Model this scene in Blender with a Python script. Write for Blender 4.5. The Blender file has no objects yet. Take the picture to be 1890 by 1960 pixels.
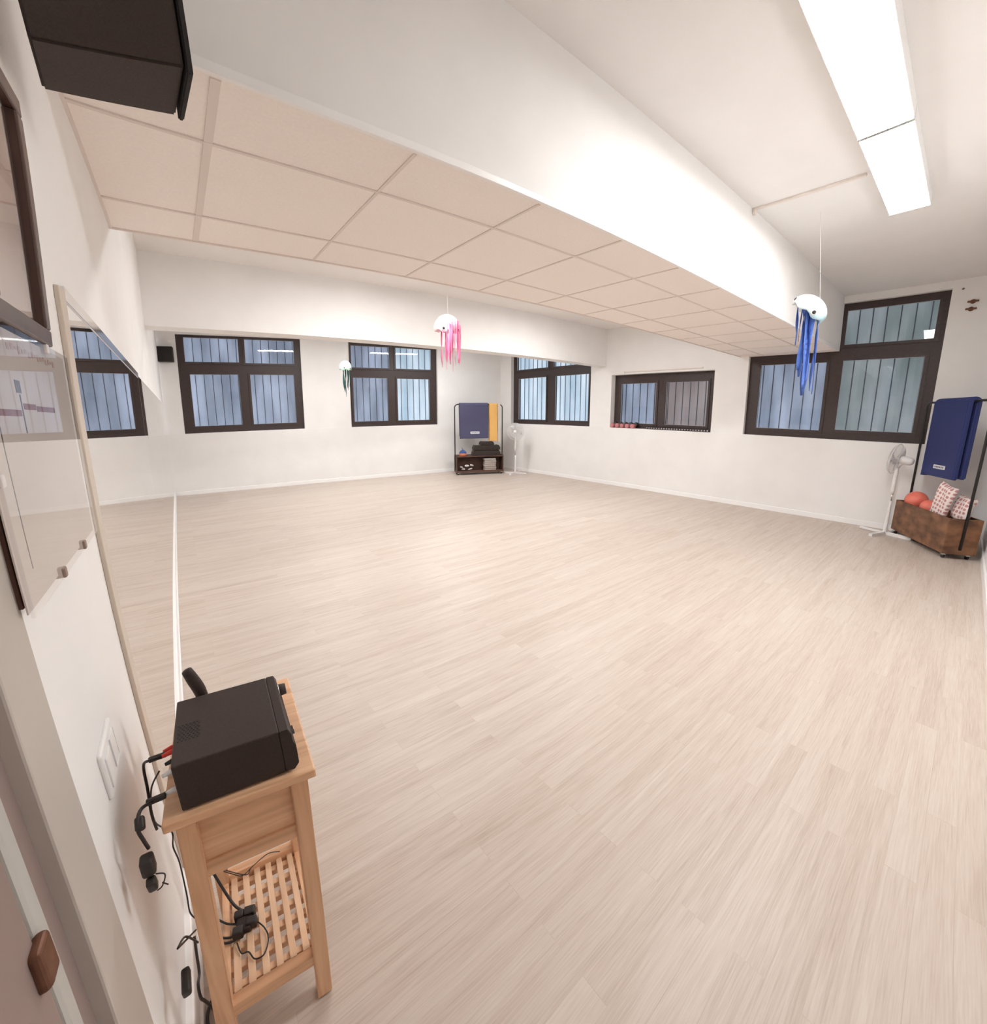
import bpy, bmesh, math, random
from mathutils import Vector, Matrix
PI = math.pi
random.seed(7)
SC = bpy.context.scene
COL = SC.collection

# ------------------------------------------------------------------ camera
cd = bpy.data.cameras.new('camera')
cam = bpy.data.objects.new('camera', cd)
COL.objects.link(cam)
SC.camera = cam
cd.type = 'PANO'                                   # wide phone lens with barrel distortion
CT = cd if hasattr(cd, 'panorama_type') else cd.cycles
CT.panorama_type = 'FISHEYE_LENS_POLYNOMIAL'
cd.sensor_fit = 'HORIZONTAL'
cd.sensor_width = 18.9
CT.fisheye_fov = math.radians(150)
CT.fisheye_polynomial_k0 = 0.0
CT.fisheye_polynomial_k1 = -0.12249690924682732
CT.fisheye_polynomial_k2 = -0.0007966841247261535
CT.fisheye_polynomial_k3 = 0.0005050327891559128
CT.fisheye_polynomial_k4 = -1.646812781527546e-05
cd.shift_x = 0.007031691380327942
cd.shift_y = -0.010322297433028942
cd.clip_start = 0.01
yaw, pit, rol = 0.65978516, -0.20863577, -0.00185497
CAMZ = 1.3766
fw = Vector((math.sin(yaw)*math.cos(pit), math.cos(yaw)*math.cos(pit), math.sin(pit)))
rt = Vector((math.cos(yaw), -math.sin(yaw), 0))
up = rt.cross(fw)
r2 = math.cos(rol)*rt + math.sin(rol)*up
u2 = -math.sin(rol)*rt + math.cos(rol)*up
cam.matrix_world = Matrix(((r2.x, u2.x, -fw.x, 0), (r2.y, u2.y, -fw.y, 0), (r2.z, u2.z, -fw.z, CAMZ), (0, 0, 0, 1)))

# ------------------------------------------------------------------ world and exposure
w = bpy.data.worlds.new('world')
SC.world = w
w.use_nodes = True
bgn = w.node_tree.nodes['Background']
bgn.inputs[0].default_value = (0.60, 0.60, 0.645, 1)
bgn.inputs[1].default_value = 0.52
SC.view_settings.view_transform = 'Standard'
SC.view_settings.look = 'None'
SC.view_settings.gamma = 1
SC.view_settings.use_curve_mapping = False
SC.view_settings.exposure = 2.42
TUBE = 8.0        # strength of the strip lights
SC.cycles.max_bounces = 10
SC.cycles.diffuse_bounces = 6
SC.cycles.sample_clamp_indirect = 8

# ------------------------------------------------------------------ room measures (metres)
X1 = -0.1967          # wall carrying the mirror
X2, A2 = 6.9772, -0.0236   # window wall on the right: x = X2 + A2*y
Y1, A1 = 9.0, -0.12   # far window wall: y = Y1 + A1*x
Y0 = -0.325           # wall behind the camera
ZC = 2.971            # ceiling
HS = 2.278            # underside of the tiled dropped ceiling
YE, YA, YB = 1.354, 2.618, 2.288
BY0, BY1, BZ = 5.11, 5.36, 2.283

# ------------------------------------------------------------------ materials
def mat(name, col=(.8, .8, .8), rough=.5, metal=0, spec=.5, coat=0, **k):
    m = bpy.data.materials.new(name); m.use_nodes = True
    b = m.node_tree.nodes['Principled BSDF']
    b.inputs['Base Color'].default_value = (*col, 1)
    b.inputs['Roughness'].default_value = rough
    b.inputs['Metallic'].default_value = metal
    b.inputs['Specular IOR Level'].default_value = spec
    b.inputs['Coat Weight'].default_value = coat
    for a, v in k.items():
        b.inputs[a.replace('_', ' ')].default_value = v
    return m

def N(m, t, **k):
    n = m.node_tree.nodes.new(t)
    for a, v in k.items(): setattr(n, a, v)
    return n
def L(m, a, b): m.node_tree.links.new(a, b)

def noise_mat(name, c1, c2, scale=8, stretch=(1, 1, 1), rough=.5, bump=0, detail=4, lo=.3, hi=.7, coord='Object', **k):
    m = mat(name, c1, rough, **k)
    b = m.node_tree.nodes['Principled BSDF']
    tc = N(m, 'ShaderNodeTexCoord'); mp = N(m, 'ShaderNodeMapping'); nz = N(m, 'ShaderNodeTexNoise'); cr = N(m, 'ShaderNodeValToRGB')
    mp.inputs['Scale'].default_value = stretch
    nz.inputs['Scale'].default_value = scale; nz.inputs['Detail'].default_value = detail
    cr.color_ramp.elements[0].position = lo; cr.color_ramp.elements[0].color = (*c1, 1)
    cr.color_ramp.elements[1].position = hi; cr.color_ramp.elements[1].color = (*c2, 1)
    L(m, tc.outputs[coord], mp.inputs[0]); L(m, mp.outputs[0], nz.inputs[0]); L(m, nz.outputs[0], cr.inputs[0]); L(m, cr.outputs[0], b.inputs['Base Color'])
    if bump:
        bp = N(m, 'ShaderNodeBump'); bp.inputs['Strength'].default_value = bump; bp.inputs['Distance'].default_value = .002
        L(m, nz.outputs[0], bp.inputs['Height']); L(m, bp.outputs[0], b.inputs['Normal'])
    return m

M = {}
M['wall'] = noise_mat('wall_paint', (.80, .785, .77), (.835, .82, .805), 3, rough=.75, bump=.03)
M['ceil'] = noise_mat('ceiling_paint', (.79, .765, .745), (.82, .795, .775), 2, rough=.85)
M['tile'] = noise_mat('ceiling_tile', (.87, .81, .765), (.91, .85, .805), 90, rough=.9, bump=.15)
M['tbar'] = mat('tile_bar', (.74, .67, .62), .6)
M['trimw'] = mat('white_trim', (.88, .87, .86), .35)
M['frame'] = noise_mat('dark_window_frame', (.036, .022, .020), (.050, .032, .028), 40, rough=.5)
M['gasket'] = mat('pane_bead', (.45, .47, .5), .4)
M['door'] = noise_mat('door_paint', (.47, .425, .385), (.51, .465, .425), 4, rough=.5)
M['stop'] = mat('grey_door_stop', (.46, .45, .42), .5)
M['doorleaf'] = mat('door_leaf_paint', (.27, .205, .185), .5)
M['white'] = mat('white_plastic', (.80, .79, .78), .35)
M['fanwhite'] = mat('fan_white', (.74, .72, .71), .35)
M['black'] = noise_mat('black_vinyl', (.032, .021, .018), (.046, .032, .027), 300, rough=.6, spec=.3)
M['blackm'] = noise_mat('black_painted_steel', (.034, .022, .019), (.044, .030, .026), 200, rough=.55, spec=.3)
M['cable'] = mat('cable_rubber', (.02, .015, .014), .5)
M['tubeblk'] = mat('rack_black_tube', (.02, .018, .018), .4)
M['grille'] = mat('speaker_grille_cloth', (.015, .011, .010), .8)
M['red'] = mat('red_plug', (.65, .035, .02), .4)
M['chrome'] = mat('chrome', (.7, .68, .66), .2, metal=1)
M['salmon'] = noise_mat('salmon_rubber', (.80, .17, .12), (.86, .24, .17), 12, rough=.45)
M['navy'] = noise_mat('navy_foam', (.022, .032, .13), (.030, .042, .165), 120, rough=.75, bump=.3)
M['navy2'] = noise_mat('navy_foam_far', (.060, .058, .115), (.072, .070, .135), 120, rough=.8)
M['yellow'] = noise_mat('mustard_foam', (.72, .40, .11), (.78, .46, .15), 60, rough=.8)
M['cream'] = mat('cream_foam', (.62, .55, .48), .8)
M['pinkdb'] = mat('pink_vinyl', (.50, .19, .20), .45)
M['darkdb'] = mat('dark_vinyl', (.035, .025, .025), .45)
M['paper'] = noise_mat('grey_towelling', (.36, .31, .28), (.43, .375, .34), 80, rough=.9)
M['tag'] = mat('white_tag', (.72, .72, .74), .5)
M['tagtxt'] = mat('tag_print', (.12, .13, .2), .6)
M['mdf'] = mat('brown_board', (.10, .045, .032), .7)
M['print'] = noise_mat('poster_paper', (.56, .50, .465), (.62, .56, .52), 3, rough=.6)
M['ink'] = mat('red_ink', (.22, .07, .06), .6)
M['inkf'] = mat('faded_red_ink', (.50, .37, .34), .6)
M['inkg'] = mat('grey_ink', (.10, .09, .09), .6)
M['photo'] = noise_mat('sepia_print_reflection', (.24, .15, .12), (.40, .30, .26), 5, (1, .6, .25), rough=.6, lo=.4, hi=.62)  # brown print with the beige-pink reflection in its glass blended into the colour
M['pframe'] = noise_mat('dark_wood_frame', (.06, .032, .026), (.10, .055, .045), 20, (1, 1, .1), rough=.35)
M['copper'] = noise_mat('bronze_metal', (.12, .05, .03), (.22, .10, .06), 30, rough=.45, metal=.5)
M['bluekn'] = mat('blue_knit', (.04, .09, .25), .9)
M['orange'] = mat('orange_knit', (.65, .20, .10), .9)
M['whiteg'] = mat('white_ceramic', (.72, .68, .66), .3)
M['mirrortrim'] = mat('mirror_side_trim', (.60, .52, .44), .5)
M['thread'] = mat('nylon_thread', (.8, .78, .76), .4)
M['screw'] = mat('dull_screw', (.30, .22, .18), .5, metal=.4)

def wood(name, c1, c2, c3, scale=6, axis='X', rough=.45):
    m = mat(name, c1, rough)
    b = m.node_tree.nodes['Principled BSDF']
    tc = N(m, 'ShaderNodeTexCoord'); mp = N(m, 'ShaderNodeMapping')
    s = {'X': (.35, 6, 6), 'Y': (6, .35, 6), 'Z': (6, 6, .35)}[axis]
    mp.inputs['Scale'].default_value = s
    n1 = N(m, 'ShaderNodeTexNoise'); n1.inputs['Scale'].default_value = scale; n1.inputs['Detail'].default_value = 6; n1.inputs['Distortion'].default_value = 1.2
    cr = N(m, 'ShaderNodeValToRGB')
    e = cr.color_ramp.elements
    e[0].position = .3; e[0].color = (*c1, 1); e[1].position = .72; e[1].color = (*c2, 1)
    x = e.new(.5); x.color = (*c3, 1)
    bp = N(m, 'ShaderNodeBump'); bp.inputs['Strength'].default_value = .12; bp.inputs['Distance'].default_value = .001
    L(m, tc.outputs['Object'], mp.inputs[0]); L(m, mp.outputs[0], n1.inputs[0]); L(m, n1.outputs[0], cr.inputs[0]); L(m, cr.outputs[0], b.inputs['Base Color'])
    L(m, n1.outputs[0], bp.inputs['Height']); L(m, bp.outputs[0], b.inputs['Normal'])
    return m
for ax in 'XYZ':
    M['pine' + ax] = wood('acacia_wood_' + ax, (.58, .315, .175), (.86, .57, .36), (.76, .46, .27), 5, ax)
M['pineL'] = wood('pale_slat_wood', (.66, .42, .26), (.85, .60, .40), (.76, .51, .33), 5, 'Y')
M['crate'] = noise_mat('dark_stained_crate', (.085, .036, .018), (.26, .120, .058), 7, (1, 1, 1.6), rough=.6, detail=7, bump=.2, lo=.32, hi=.68)
M['crate2'] = noise_mat('dark_stained_crate_far', (.075, .036, .026), (.12, .06, .042), 7, rough=.7, detail=6)

# floor planks: brick pattern running along X
def floor_mat():
    m = mat('oak_vinyl_planks', (.8, .6, .5), .42, spec=.4)
    b = m.node_tree.nodes['Principled BSDF']
    tc = N(m, 'ShaderNodeTexCoord')
    br = N(m, 'ShaderNodeTexBrick'); br.offset = .37; br.offset_frequency = 2; br.squash = 1
    br.inputs['Scale'].default_value = 1; br.inputs['Brick Width'].default_value = .95; br.inputs['Row Height'].default_value = .075
    br.inputs['Mortar Size'].default_value = .0012; br.inputs['Mortar Smooth'].default_value = .3; br.inputs['Bias'].default_value = 0
    br.inputs['Color1'].default_value = (0, 0, 0, 1); br.inputs['Color2'].default_value = (1, 1, 1, 1); br.inputs['Mortar'].default_value = (.35, .35, .35, 1)
    L(m, tc.outputs['Object'], br.inputs['Vector'])
    sep = N(m, 'ShaderNodeSeparateColor'); L(m, br.outputs['Color'], sep.inputs[0])
    # grain, shifted per plank
    cx = N(m, 'ShaderNodeCombineXYZ'); mul = N(m, 'ShaderNodeMath', operation='MULTIPLY'); mul.inputs[1].default_value = 37
    L(m, sep.outputs[0], mul.inputs[0]); L(m, mul.outputs[0], cx.inputs[2])
    add = N(m, 'ShaderNodeVectorMath', operation='ADD'); L(m, tc.outputs['Object'], add.inputs[0]); L(m, cx.outputs[0], add.inputs[1])
    mp = N(m, 'ShaderNodeMapping'); mp.inputs['Scale'].default_value = (.55, 11, 1); L(m, add.outputs[0], mp.inputs[0])
    n1 = N(m, 'ShaderNodeTexNoise'); n1.inputs['Scale'].default_value = 2.6; n1.inputs['Detail'].default_value = 6; n1.inputs['Roughness'].default_value = .6; n1.inputs['Distortion'].default_value = .7
    L(m, mp.outputs[0], n1.inputs[0])
    mp2 = N(m, 'ShaderNodeMapping'); mp2.inputs['Scale'].default_value = (3, 90, 1); L(m, add.outputs[0], mp2.inputs[0])
    n2 = N(m, 'ShaderNodeTexNoise'); n2.inputs['Scale'].default_value = 3; n2.inputs['Detail'].default_value = 4; L(m, mp2.outputs[0], n2.inputs[0])
    cr = N(m, 'ShaderNodeValToRGB'); e = cr.color_ramp.elements
    e[0].position = .28; e[0].color = (.42, .335, .27, 1); e[1].position = .70; e[1].color = (.61, .545, .475, 1)
    x = e.new(.5); x.color = (.545, .46, .395, 1)
    mixf = N(m, 'ShaderNodeMix', data_type='FLOAT'); mixf.inputs[0].default_value = .45
    L(m, n1.outputs[0], mixf.inputs[2]); L(m, n2.outputs[0], mixf.inputs[3]); 
    ad = N(m, 'ShaderNodeMath', operation='MULTIPLY_ADD'); ad.inputs[1].default_value = .10; L(m, sep.outputs[0], ad.inputs[0])
    sub = N(m, 'ShaderNodeMath', operation='SUBTRACT'); sub.inputs[1].default_value = .05
    L(m, mixf.outputs[0], sub.inputs[0]); L(m, sub.outputs[0], ad.inputs[2]); L(m, ad.outputs[0], cr.inputs[0])
    mx = N(m, 'ShaderNodeMix', data_type='RGBA', blend_type='MULTIPLY'); 
    L(m, br.outputs['Fac'], mx.inputs[0]); L(m, cr.outputs[0], mx.inputs[6]); mx.inputs[7].default_value = (.94, .93, .92, 1)
    L(m, mx.outputs[2], b.inputs['Base Color'])
    bp = N(m, 'ShaderNodeBump'); bp.inputs['Strength'].default_value = .08; bp.inputs['Distance'].default_value = .001
    L(m, n2.outputs[0], bp.inputs['Height']); L(m, bp.outputs[0], b.inputs['Normal'])
    return m
M['floor'] = floor_mat()

def glass_mat(name, tint=(.92, .95, .97), refl=1.0, rough=.02, k=1.0):
    m = bpy.data.materials.new(name); m.use_nodes = True
    nt = m.node_tree; nt.nodes.clear()
    o = N(m, 'ShaderNodeOutputMaterial'); mx = N(m, 'ShaderNodeMixShader'); t = N(m, 'ShaderNodeBsdfTransparent'); g = N(m, 'ShaderNodeBsdfGlossy')
    fr = N(m, 'ShaderNodeFresnel'); fr.inputs[0].default_value = 1.5
    t.inputs[0].default_value = (*tint, 1); g.inputs[0].default_value = (refl, refl, refl, 1); g.inputs[1].default_value = rough
    ge = N(m, 'ShaderNodeNewGeometry'); sb = N(m, 'ShaderNodeMath', operation='SUBTRACT'); ml = N(m, 'ShaderNodeMath', operation='MULTIPLY')
    sb.inputs[0].default_value = k; L(m, ge.outputs['Backfacing'], sb.inputs[1]); sb.use_clamp = True
    L(m, fr.outputs[0], ml.inputs[0]); L(m, sb.outputs[0], ml.inputs[1])      # reflection on the outer faces only
    L(m, ml.outputs[0], mx.inputs[0]); L(m, t.outputs[0], mx.inputs[1]); L(m, g.outputs[0], mx.inputs[2]); L(m, mx.outputs[0], o.inputs[0])
    return m
M['glass'] = glass_mat('window_glass')
M['cover'] = glass_mat('cover_glass', (.97, .97, .97), k=1.0)

def mirror_mat():
    m = mat('mirror_silver', (.88, .86, .84), .012, metal=1)
    return m
M['mirror'] = mirror_mat()
M['bevel'] = mat('mirror_top_rail', (.80, .76, .73), .12, metal=.9)

def emis(name, col, s):
    m = bpy.data.materials.new(name); m.use_nodes = True
    nt = m.node_tree; nt.nodes.clear()
    o = N(m, 'ShaderNodeOutputMaterial'); e = N(m, 'ShaderNodeEmission')
    e.inputs[0].default_value = (*col, 1); e.inputs[1].default_value = s
    L(m, e.outputs[0], o.inputs[0]); return m
M['tube'] = emis('lit_diffuser', (.98, .985, .985), TUBE)
M['tubefar'] = emis('lit_diffuser_far_bays', (.98, .985, .985), TUBE*1.5)

def screen_mat(name, c1, c2):
    m = bpy.data.materials.new(name); m.use_nodes = True
    nt = m.node_tree; nt.nodes.clear()
    o = N(m, 'ShaderNodeOutputMaterial'); mx = N(m, 'ShaderNodeMixShader'); d = N(m, 'ShaderNodeBsdfDiffuse'); t = N(m, 'ShaderNodeBsdfTranslucent')
    tc = N(m, 'ShaderNodeTexCoord'); mp = N(m, 'ShaderNodeMapping'); mp.inputs['Scale'].default_value = (1.6, 1, .5)
    nz = N(m, 'ShaderNodeTexNoise'); nz.inputs['Scale'].default_value = 1.7; nz.inputs['Detail'].default_value = 3
    cr = N(m, 'ShaderNodeValToRGB'); cr.color_ramp.elements[0].position = .35; cr.color_ramp.elements[0].color = (*c1, 1)
    cr.color_ramp.elements[1].position = .65; cr.color_ramp.elements[1].color = (*c2, 1)
    L(m, tc.outputs['Object'], mp.inputs[0]); L(m, mp.outputs[0], nz.inputs[0]); L(m, nz.outputs[0], cr.inputs[0])
    L(m, cr.outputs[0], d.inputs[0]); L(m, cr.outputs[0], t.inputs[0]); mx.inputs[0].default_value = .8
    L(m, d.outputs[0], mx.inputs[1]); L(m, t.outputs[0], mx.inputs[2]); L(m, mx.outputs[0], o.inputs[0])
    return m
M['scrA'] = screen_mat('translucent_slats_blue', (.44, .47, .52), (.62, .65, .71))
M['scrB'] = screen_mat('translucent_slats_bright', (.66, .74, .78), (.84, .88, .90))
M['scrC'] = screen_mat('translucent_slats_green', (.36, .40, .39), (.54, .555, .55))
M['scrD'] = screen_mat('translucent_panel_beige', (.44, .39, .38), (.54, .49, .47))
M['batten'] = mat('dark_batten', (.13, .14, .18), .7)

def jelly(name, c1, c2):
    m = mat(name, c1, .5); b = m.node_tree.nodes['Principled BSDF']
    tc = N(m, 'ShaderNodeTexCoord'); sp = N(m, 'ShaderNodeSeparateXYZ'); mr = N(m, 'ShaderNodeMapRange'); cr = N(m, 'ShaderNodeValToRGB')
    mr.inputs[1].default_value = -.07; mr.inputs[2].default_value = .02
    cr.color_ramp.elements[0].color = (*c1, 1); cr.color_ramp.elements[1].color = (*c2, 1)
    L(m, tc.outputs['Object'], sp.inputs[0]); L(m, sp.outputs[2], mr.inputs[0]); L(m, mr.outputs[0], cr.inputs[0]); L(m, cr.outputs[0], b.inputs['Base Color'])
    b.inputs['Subsurface Weight'].default_value = .0
    return m
def dots():
    m = mat('printed_cotton', (.78, .68, .64), .85); b = m.node_tree.nodes['Principled BSDF']
    tc = N(m, 'ShaderNodeTexCoord'); v = N(m, 'ShaderNodeTexVoronoi'); v.inputs['Scale'].default_value = 24; v.inputs['Randomness'].default_value = .2; mp = N(m, 'ShaderNodeMapping'); mp.inputs['Scale'].default_value = (1, 0, 1); L(m, tc.outputs['Object'], mp.inputs[0])
    cr = N(m, 'ShaderNodeValToRGB'); e = cr.color_ramp.elements
    e[0].position = .33; e[0].color = (.50, .24, .24, 1); e[1].position = .40; e[1].color = (.80, .70, .665, 1)
    cr.color_ramp.interpolation = 'LINEAR'
    L(m, mp.outputs[0], v.inputs['Vector']); L(m, v.outputs['Distance'], cr.inputs[0]); L(m, cr.outputs[0], b.inputs['Base Color'])
    return m
M['dots'] = dots()

# ------------------------------------------------------------------ helpers
def V(*a): return Vector(a)
def place(o, parent=None):
    COL.objects.link(o)
    if parent is not None: o.parent = parent
    return o
def obj(name, bm, m, parent=None, smooth=False, loc=None, rot=None):
    me = bpy.data.meshes.new(name)
    bmesh.ops.recalc_face_normals(bm, faces=bm.faces)
    bm.to_mesh(me); bm.free()
    if smooth:
        for p in me.polygons: p.use_smooth = True
    for mm in (m if isinstance(m, (list, tuple)) else [m]): me.materials.append(mm)
    o = bpy.data.objects.new(name, me)
    place(o, parent)
    if loc is not None: o.location = loc
    if rot is not None: o.rotation_euler = rot
    if smooth == 'auto':
        pass
    return o
def tag(o, label=None, cat=None, group=None, kind=None):
    if label: o['label'] = label
    if cat: o['category'] = cat
    if group: o['group'] = group
    if kind: o['kind'] = kind
    return o
def thing(name, label, cat, loc=(0, 0, 0), rotz=0, group=None, mw=None):
    o = bpy.data.objects.new(name, None); COL.objects.link(o); o.empty_display_size = .05
    if mw is not None: o.matrix_world = mw
    else:
        o.location = loc; o.rotation_euler = (0, 0, rotz)
    return tag(o, label, cat, group)
def root(name, mw=None):
    o = bpy.data.objects.new(name, None); COL.objects.link(o); o.empty_display_size = .1
    if mw is not None: o.matrix_world = mw
    o['kind'] = 'structure'; return o
def struct(name, bm, m, parent=None, **k):
    o = obj(name, bm, m, parent, **k)
    if parent is None: o['kind'] = 'structure'
    return o
def copy_tree(o, parent=None):
    c = o.copy(); COL.objects.link(c)
    if parent is not None: c.parent = parent
    for ch in list(o.children): copy_tree(ch, c)
    return c

def BM(): return bmesh.new()
def box(bm, x0, x1, y0, y1, z0, z1, bev=0, mx=None, seg=2, mi=0):
    r = bmesh.ops.create_cube(bm, size=1)
    vs = r['verts']
    for v in vs:
        v.co = Vector((x0+(v.co.x+.5)*(x1-x0), y0+(v.co.y+.5)*(y1-y0), z0+(v.co.z+.5)*(z1-z0)))
    if mx is not None:
        for v in vs: v.co = mx @ v.co
    fs = {f for v in vs for f in v.link_faces}
    for f in fs: f.material_index = mi
    if bev:
        es = list({e for v in vs for e in v.link_edges})
        g = bmesh.ops.bevel(bm, geom=es, offset=bev, segments=seg, affect='EDGES', profile=.5)
        for f in g['faces']: f.material_index = mi
    return bm
def tube(bm, pts, r, n=8, cap=True, mi=0):
    pts = [Vector(p) for p in pts]
    rs = r if isinstance(r, (list, tuple)) else [r]*len(pts)
    rings = []
    prev = None
    for i, p in enumerate(pts):
        if i == 0: t = pts[1]-pts[0]
        elif i == len(pts)-1: t = pts[-1]-pts[-2]
        else: t = (pts[i+1]-pts[i-1])
        t.normalize()
        if prev is None:
            a = Vector((0, 0, 1)) if abs(t.z) < .9 else Vector((1, 0, 0))
            u = t.cross(a).normalized()
        else:
            u = prev - t*prev.dot(t)
            u = u.normalized() if u.length > 1e-6 else t.orthogonal().normalized()
        prev = u; v = t.cross(u)
        rings.append([bm.verts.new(p+(u*math.cos(2*PI*k/n)+v*math.sin(2*PI*k/n))*rs[i]) for k in range(n)])
    for a, b in zip(rings, rings[1:]):
        for k in range(n):
            f = bm.faces.new((a[k], a[(k+1) % n], b[(k+1) % n], b[k])); f.material_index = mi; f.smooth = True
    if cap:
        for rg in (rings[0][::-1], rings[-1]):
            f = bm.faces.new(rg); f.material_index = mi
    return bm
def smooth_path(pts, k=6):
    pts = [Vector(p) for p in pts]; out = []
    P = [pts[0]] + pts + [pts[-1]]
    for i in range(1, len(P)-2):
        a, b, c, d = P[i-1:i+3]
        for j in range(k):
            t = j/k
            out.append(.5*((2*b)+(c-a)*t+(2*a-5*b+4*c-d)*t*t+(3*b-a-3*c+d)*t**3))
    out.append(pts[-1]); return out
def lathe(bm, prof, n=24, mx=None, mi=0):
    rings = []
    for r, z in prof:
        if r < 1e-6:
            v = bm.verts.new((0, 0, z)); rings.append([v])
        else: rings.append([bm.verts.new((r*math.cos(2*PI*k/n), r*math.sin(2*PI*k/n), z)) for k in range(n)])
    for a, b in zip(rings, rings[1:]):
        for k in range(n):
            q = [a[k % len(a)], a[(k+1) % len(a)], b[(k+1) % len(b)], b[k % len(b)]]
            q2 = []
            for v in q:
                if v not in q2: q2.append(v)
            if len(q2) > 2:
                f = bm.faces.new(q2); f.smooth = True; f.material_index = mi
    if mx is not None:
        for rg in rings:
            for v in rg: v.co = mx @ v.co
    return bm
def extrude_poly(bm, pts, z0, z1, mx=None, bev=0, mi=0):
    a = [bm.verts.new((x, y, z0)) for x, y in pts]; b = [bm.verts.new((x, y, z1)) for x, y in pts]
    n = len(pts); fs = [bm.faces.new(a[::-1]), bm.faces.new(b)]
    for k in range(n): fs.append(bm.faces.new((a[k], a[(k+1) % n], b[(k+1) % n], b[k])))
    for f in fs: f.material_index = mi
    if mx is not None:
        for v in a+b: v.co = mx @ v.co
    if bev: bmesh.ops.bevel(bm, geom=list({e for v in a+b for e in v.link_edges}), offset=bev, segments=2, affect='EDGES')
    return bm

# local frames of the two window walls: local x along the wall, local y outwards, z up
k1 = math.sqrt(1+A1*A1)
MW1 = Matrix(((1/k1, -A1/k1, 0, 0), (A1/k1, 1/k1, 0, Y1), (0, 0, 1, 0), (0, 0, 0, 1)))
k2 = math.sqrt(1+A2*A2)
MW2 = Matrix(((-A2/k2, 1/k2, 0, X2), (-1/k2, -A2/k2, 0, 0), (0, 0, 1, 0), (0, 0, 0, 1)))

def cells(bm, us, zs, keep, y0, y1):
    """slab with holes: quads on the kept cells, side walls where kept meets not kept"""
    us = sorted(set(us)); zs = sorted(set(zs)); nu, nz = len(us)-1, len(zs)-1
    K = [[keep((us[i]+us[i+1])/2, (zs[j]+zs[j+1])/2) for j in range(nz)] for i in range(nu)]
    cache = {}
    def vt(i, j, s):
        if (i, j, s) not in cache: cache[(i, j, s)] = bm.verts.new((us[i], y1 if s else y0, zs[j]))
        return cache[(i, j, s)]
    g = lambda i, j: 0 <= i < nu and 0 <= j < nz and K[i][j]
    for i in range(nu):
        for j in range(nz):
            if not K[i][j]: continue
            bm.faces.new((vt(i, j, 0), vt(i+1, j, 0), vt(i+1, j+1, 0), vt(i, j+1, 0)))
            bm.faces.new((vt(i, j, 1), vt(i, j+1, 1), vt(i+1, j+1, 1), vt(i+1, j, 1)))
            for (di, dj, a, b) in ((-1, 0, (i, j), (i, j+1)), (1, 0, (i+1, j), (i+1, j+1)), (0, -1, (i, j), (i+1, j)), (0, 1, (i, j+1), (i+1, j+1))):
                if not g(i+di, j+dj): bm.faces.new((vt(*a, 0), vt(*b, 0), vt(*b, 1), vt(*a, 1)))
    return bm
inr = lambda u, z, r: r[0] < u < r[1] and r[2] < z < r[3]

# ------------------------------------------------------------------ room shell
struct('floor', box(BM(), X1-.3, 7.6, Y0-.3, 9.5, -.12, 0), M['floor'])
struct('ceiling', box(BM(), X1-.3, 7.6, Y0-.3, 9.5, ZC, ZC+.15), M['ceil'])
b = BM(); box(b, X1-.2, X1, .57, 9.02, -.05, ZC+.05)
box(b, X1-.2, X1, Y0-.2, .57, 2.12, ZC+.05)
box(b, X1-.2, X1, Y0-.2, -.22, -.05, 2.12)
struct('wall_left', b, M['wall'])
struct('wall_front', box(BM(), X1-.2, 7.4, Y0-.2, Y0, -.05, ZC+.05), M['wall'])

# openings: (u0, u1, z0, z1) in each wall's own frame
W1o = (.09*k1, 2.21*k1, 1.115, 2.86)
W2o = (3.15*k1, 5.12*k1, 1.11, 2.85)
W3o = (-7.83, -5.475, 1.11, 2.86)
W4o = (-4.98, -3.01, 1.11, 2.105)
W5a = (-2.50, -.335, 1.11, 2.95)
W5hole = lambda u, z: inr(u, z, (-2.50, -.335, 1.11, 2.36)) or inr(u, z, (-1.45, -.335, 1.11, 2.885))
ULO, UHI = -.28, 7.15
b = BM(); cells(b, [-.25, 7.0, W1o[0], W1o[1], W2o[0], W2o[1]], [1.11, W1o[2], ZC+.05, W1o[3], W2o[3]],
      lambda u, z: not (inr(u, z, W1o) or inr(u, z, W2o)), .03, .26)
box(b, -.25, 7.0, 0, .26, -.05, 1.11)
o = struct('wall_back', b, M['wall']); o.matrix_world = MW1
b = BM(); cells(b, [-8.45, .35, -7.83, -5.475, -4.98, -3.01, -2.50, -1.45, -.335], [1.11, ZC+.05, 2.86, 2.105, 2.36, 2.885],
      lambda u, z: not (inr(u, z, W3o) or inr(u, z, W4o) or W5hole(u, z)), .03, .30)
box(b, -8.45, .35, 0, .30, -.05, 1.11)
o = struct('wall_right', b, M['wall']); o.matrix_world = MW2

# baseboards
b = BM(); box(b, -.19, 6.9, -.012, .005, 0, .07, .003); o = struct('baseboard_back', b, M['trimw']); o.matrix_world = MW1
b = BM(); box(b, -8.15, .30, -.012, .005, 0, .07, .003); o = struct('baseboard_right', b, M['trimw']); o.matrix_world = MW2
b = BM(); box(b, X1-.005, X1+.016, .66, 8.99, 0, .105, .004); box(b, X1-.005, X1+.021, .66, 8.99, 0, .03, .003); struct('baseboard_left', b, M['trimw'])
b = BM(); box(b, X1+.02, 6.95, Y0-.005, Y0+.014, 0, .08, .003); struct('baseboard_front', b, M['trimw'])

# beam between the second and third bay
struct('trim_1', box(BM(), X1-.05, 6.95, BY0, BY1, BZ, ZC+.02), M['wall'])   # beam
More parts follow.
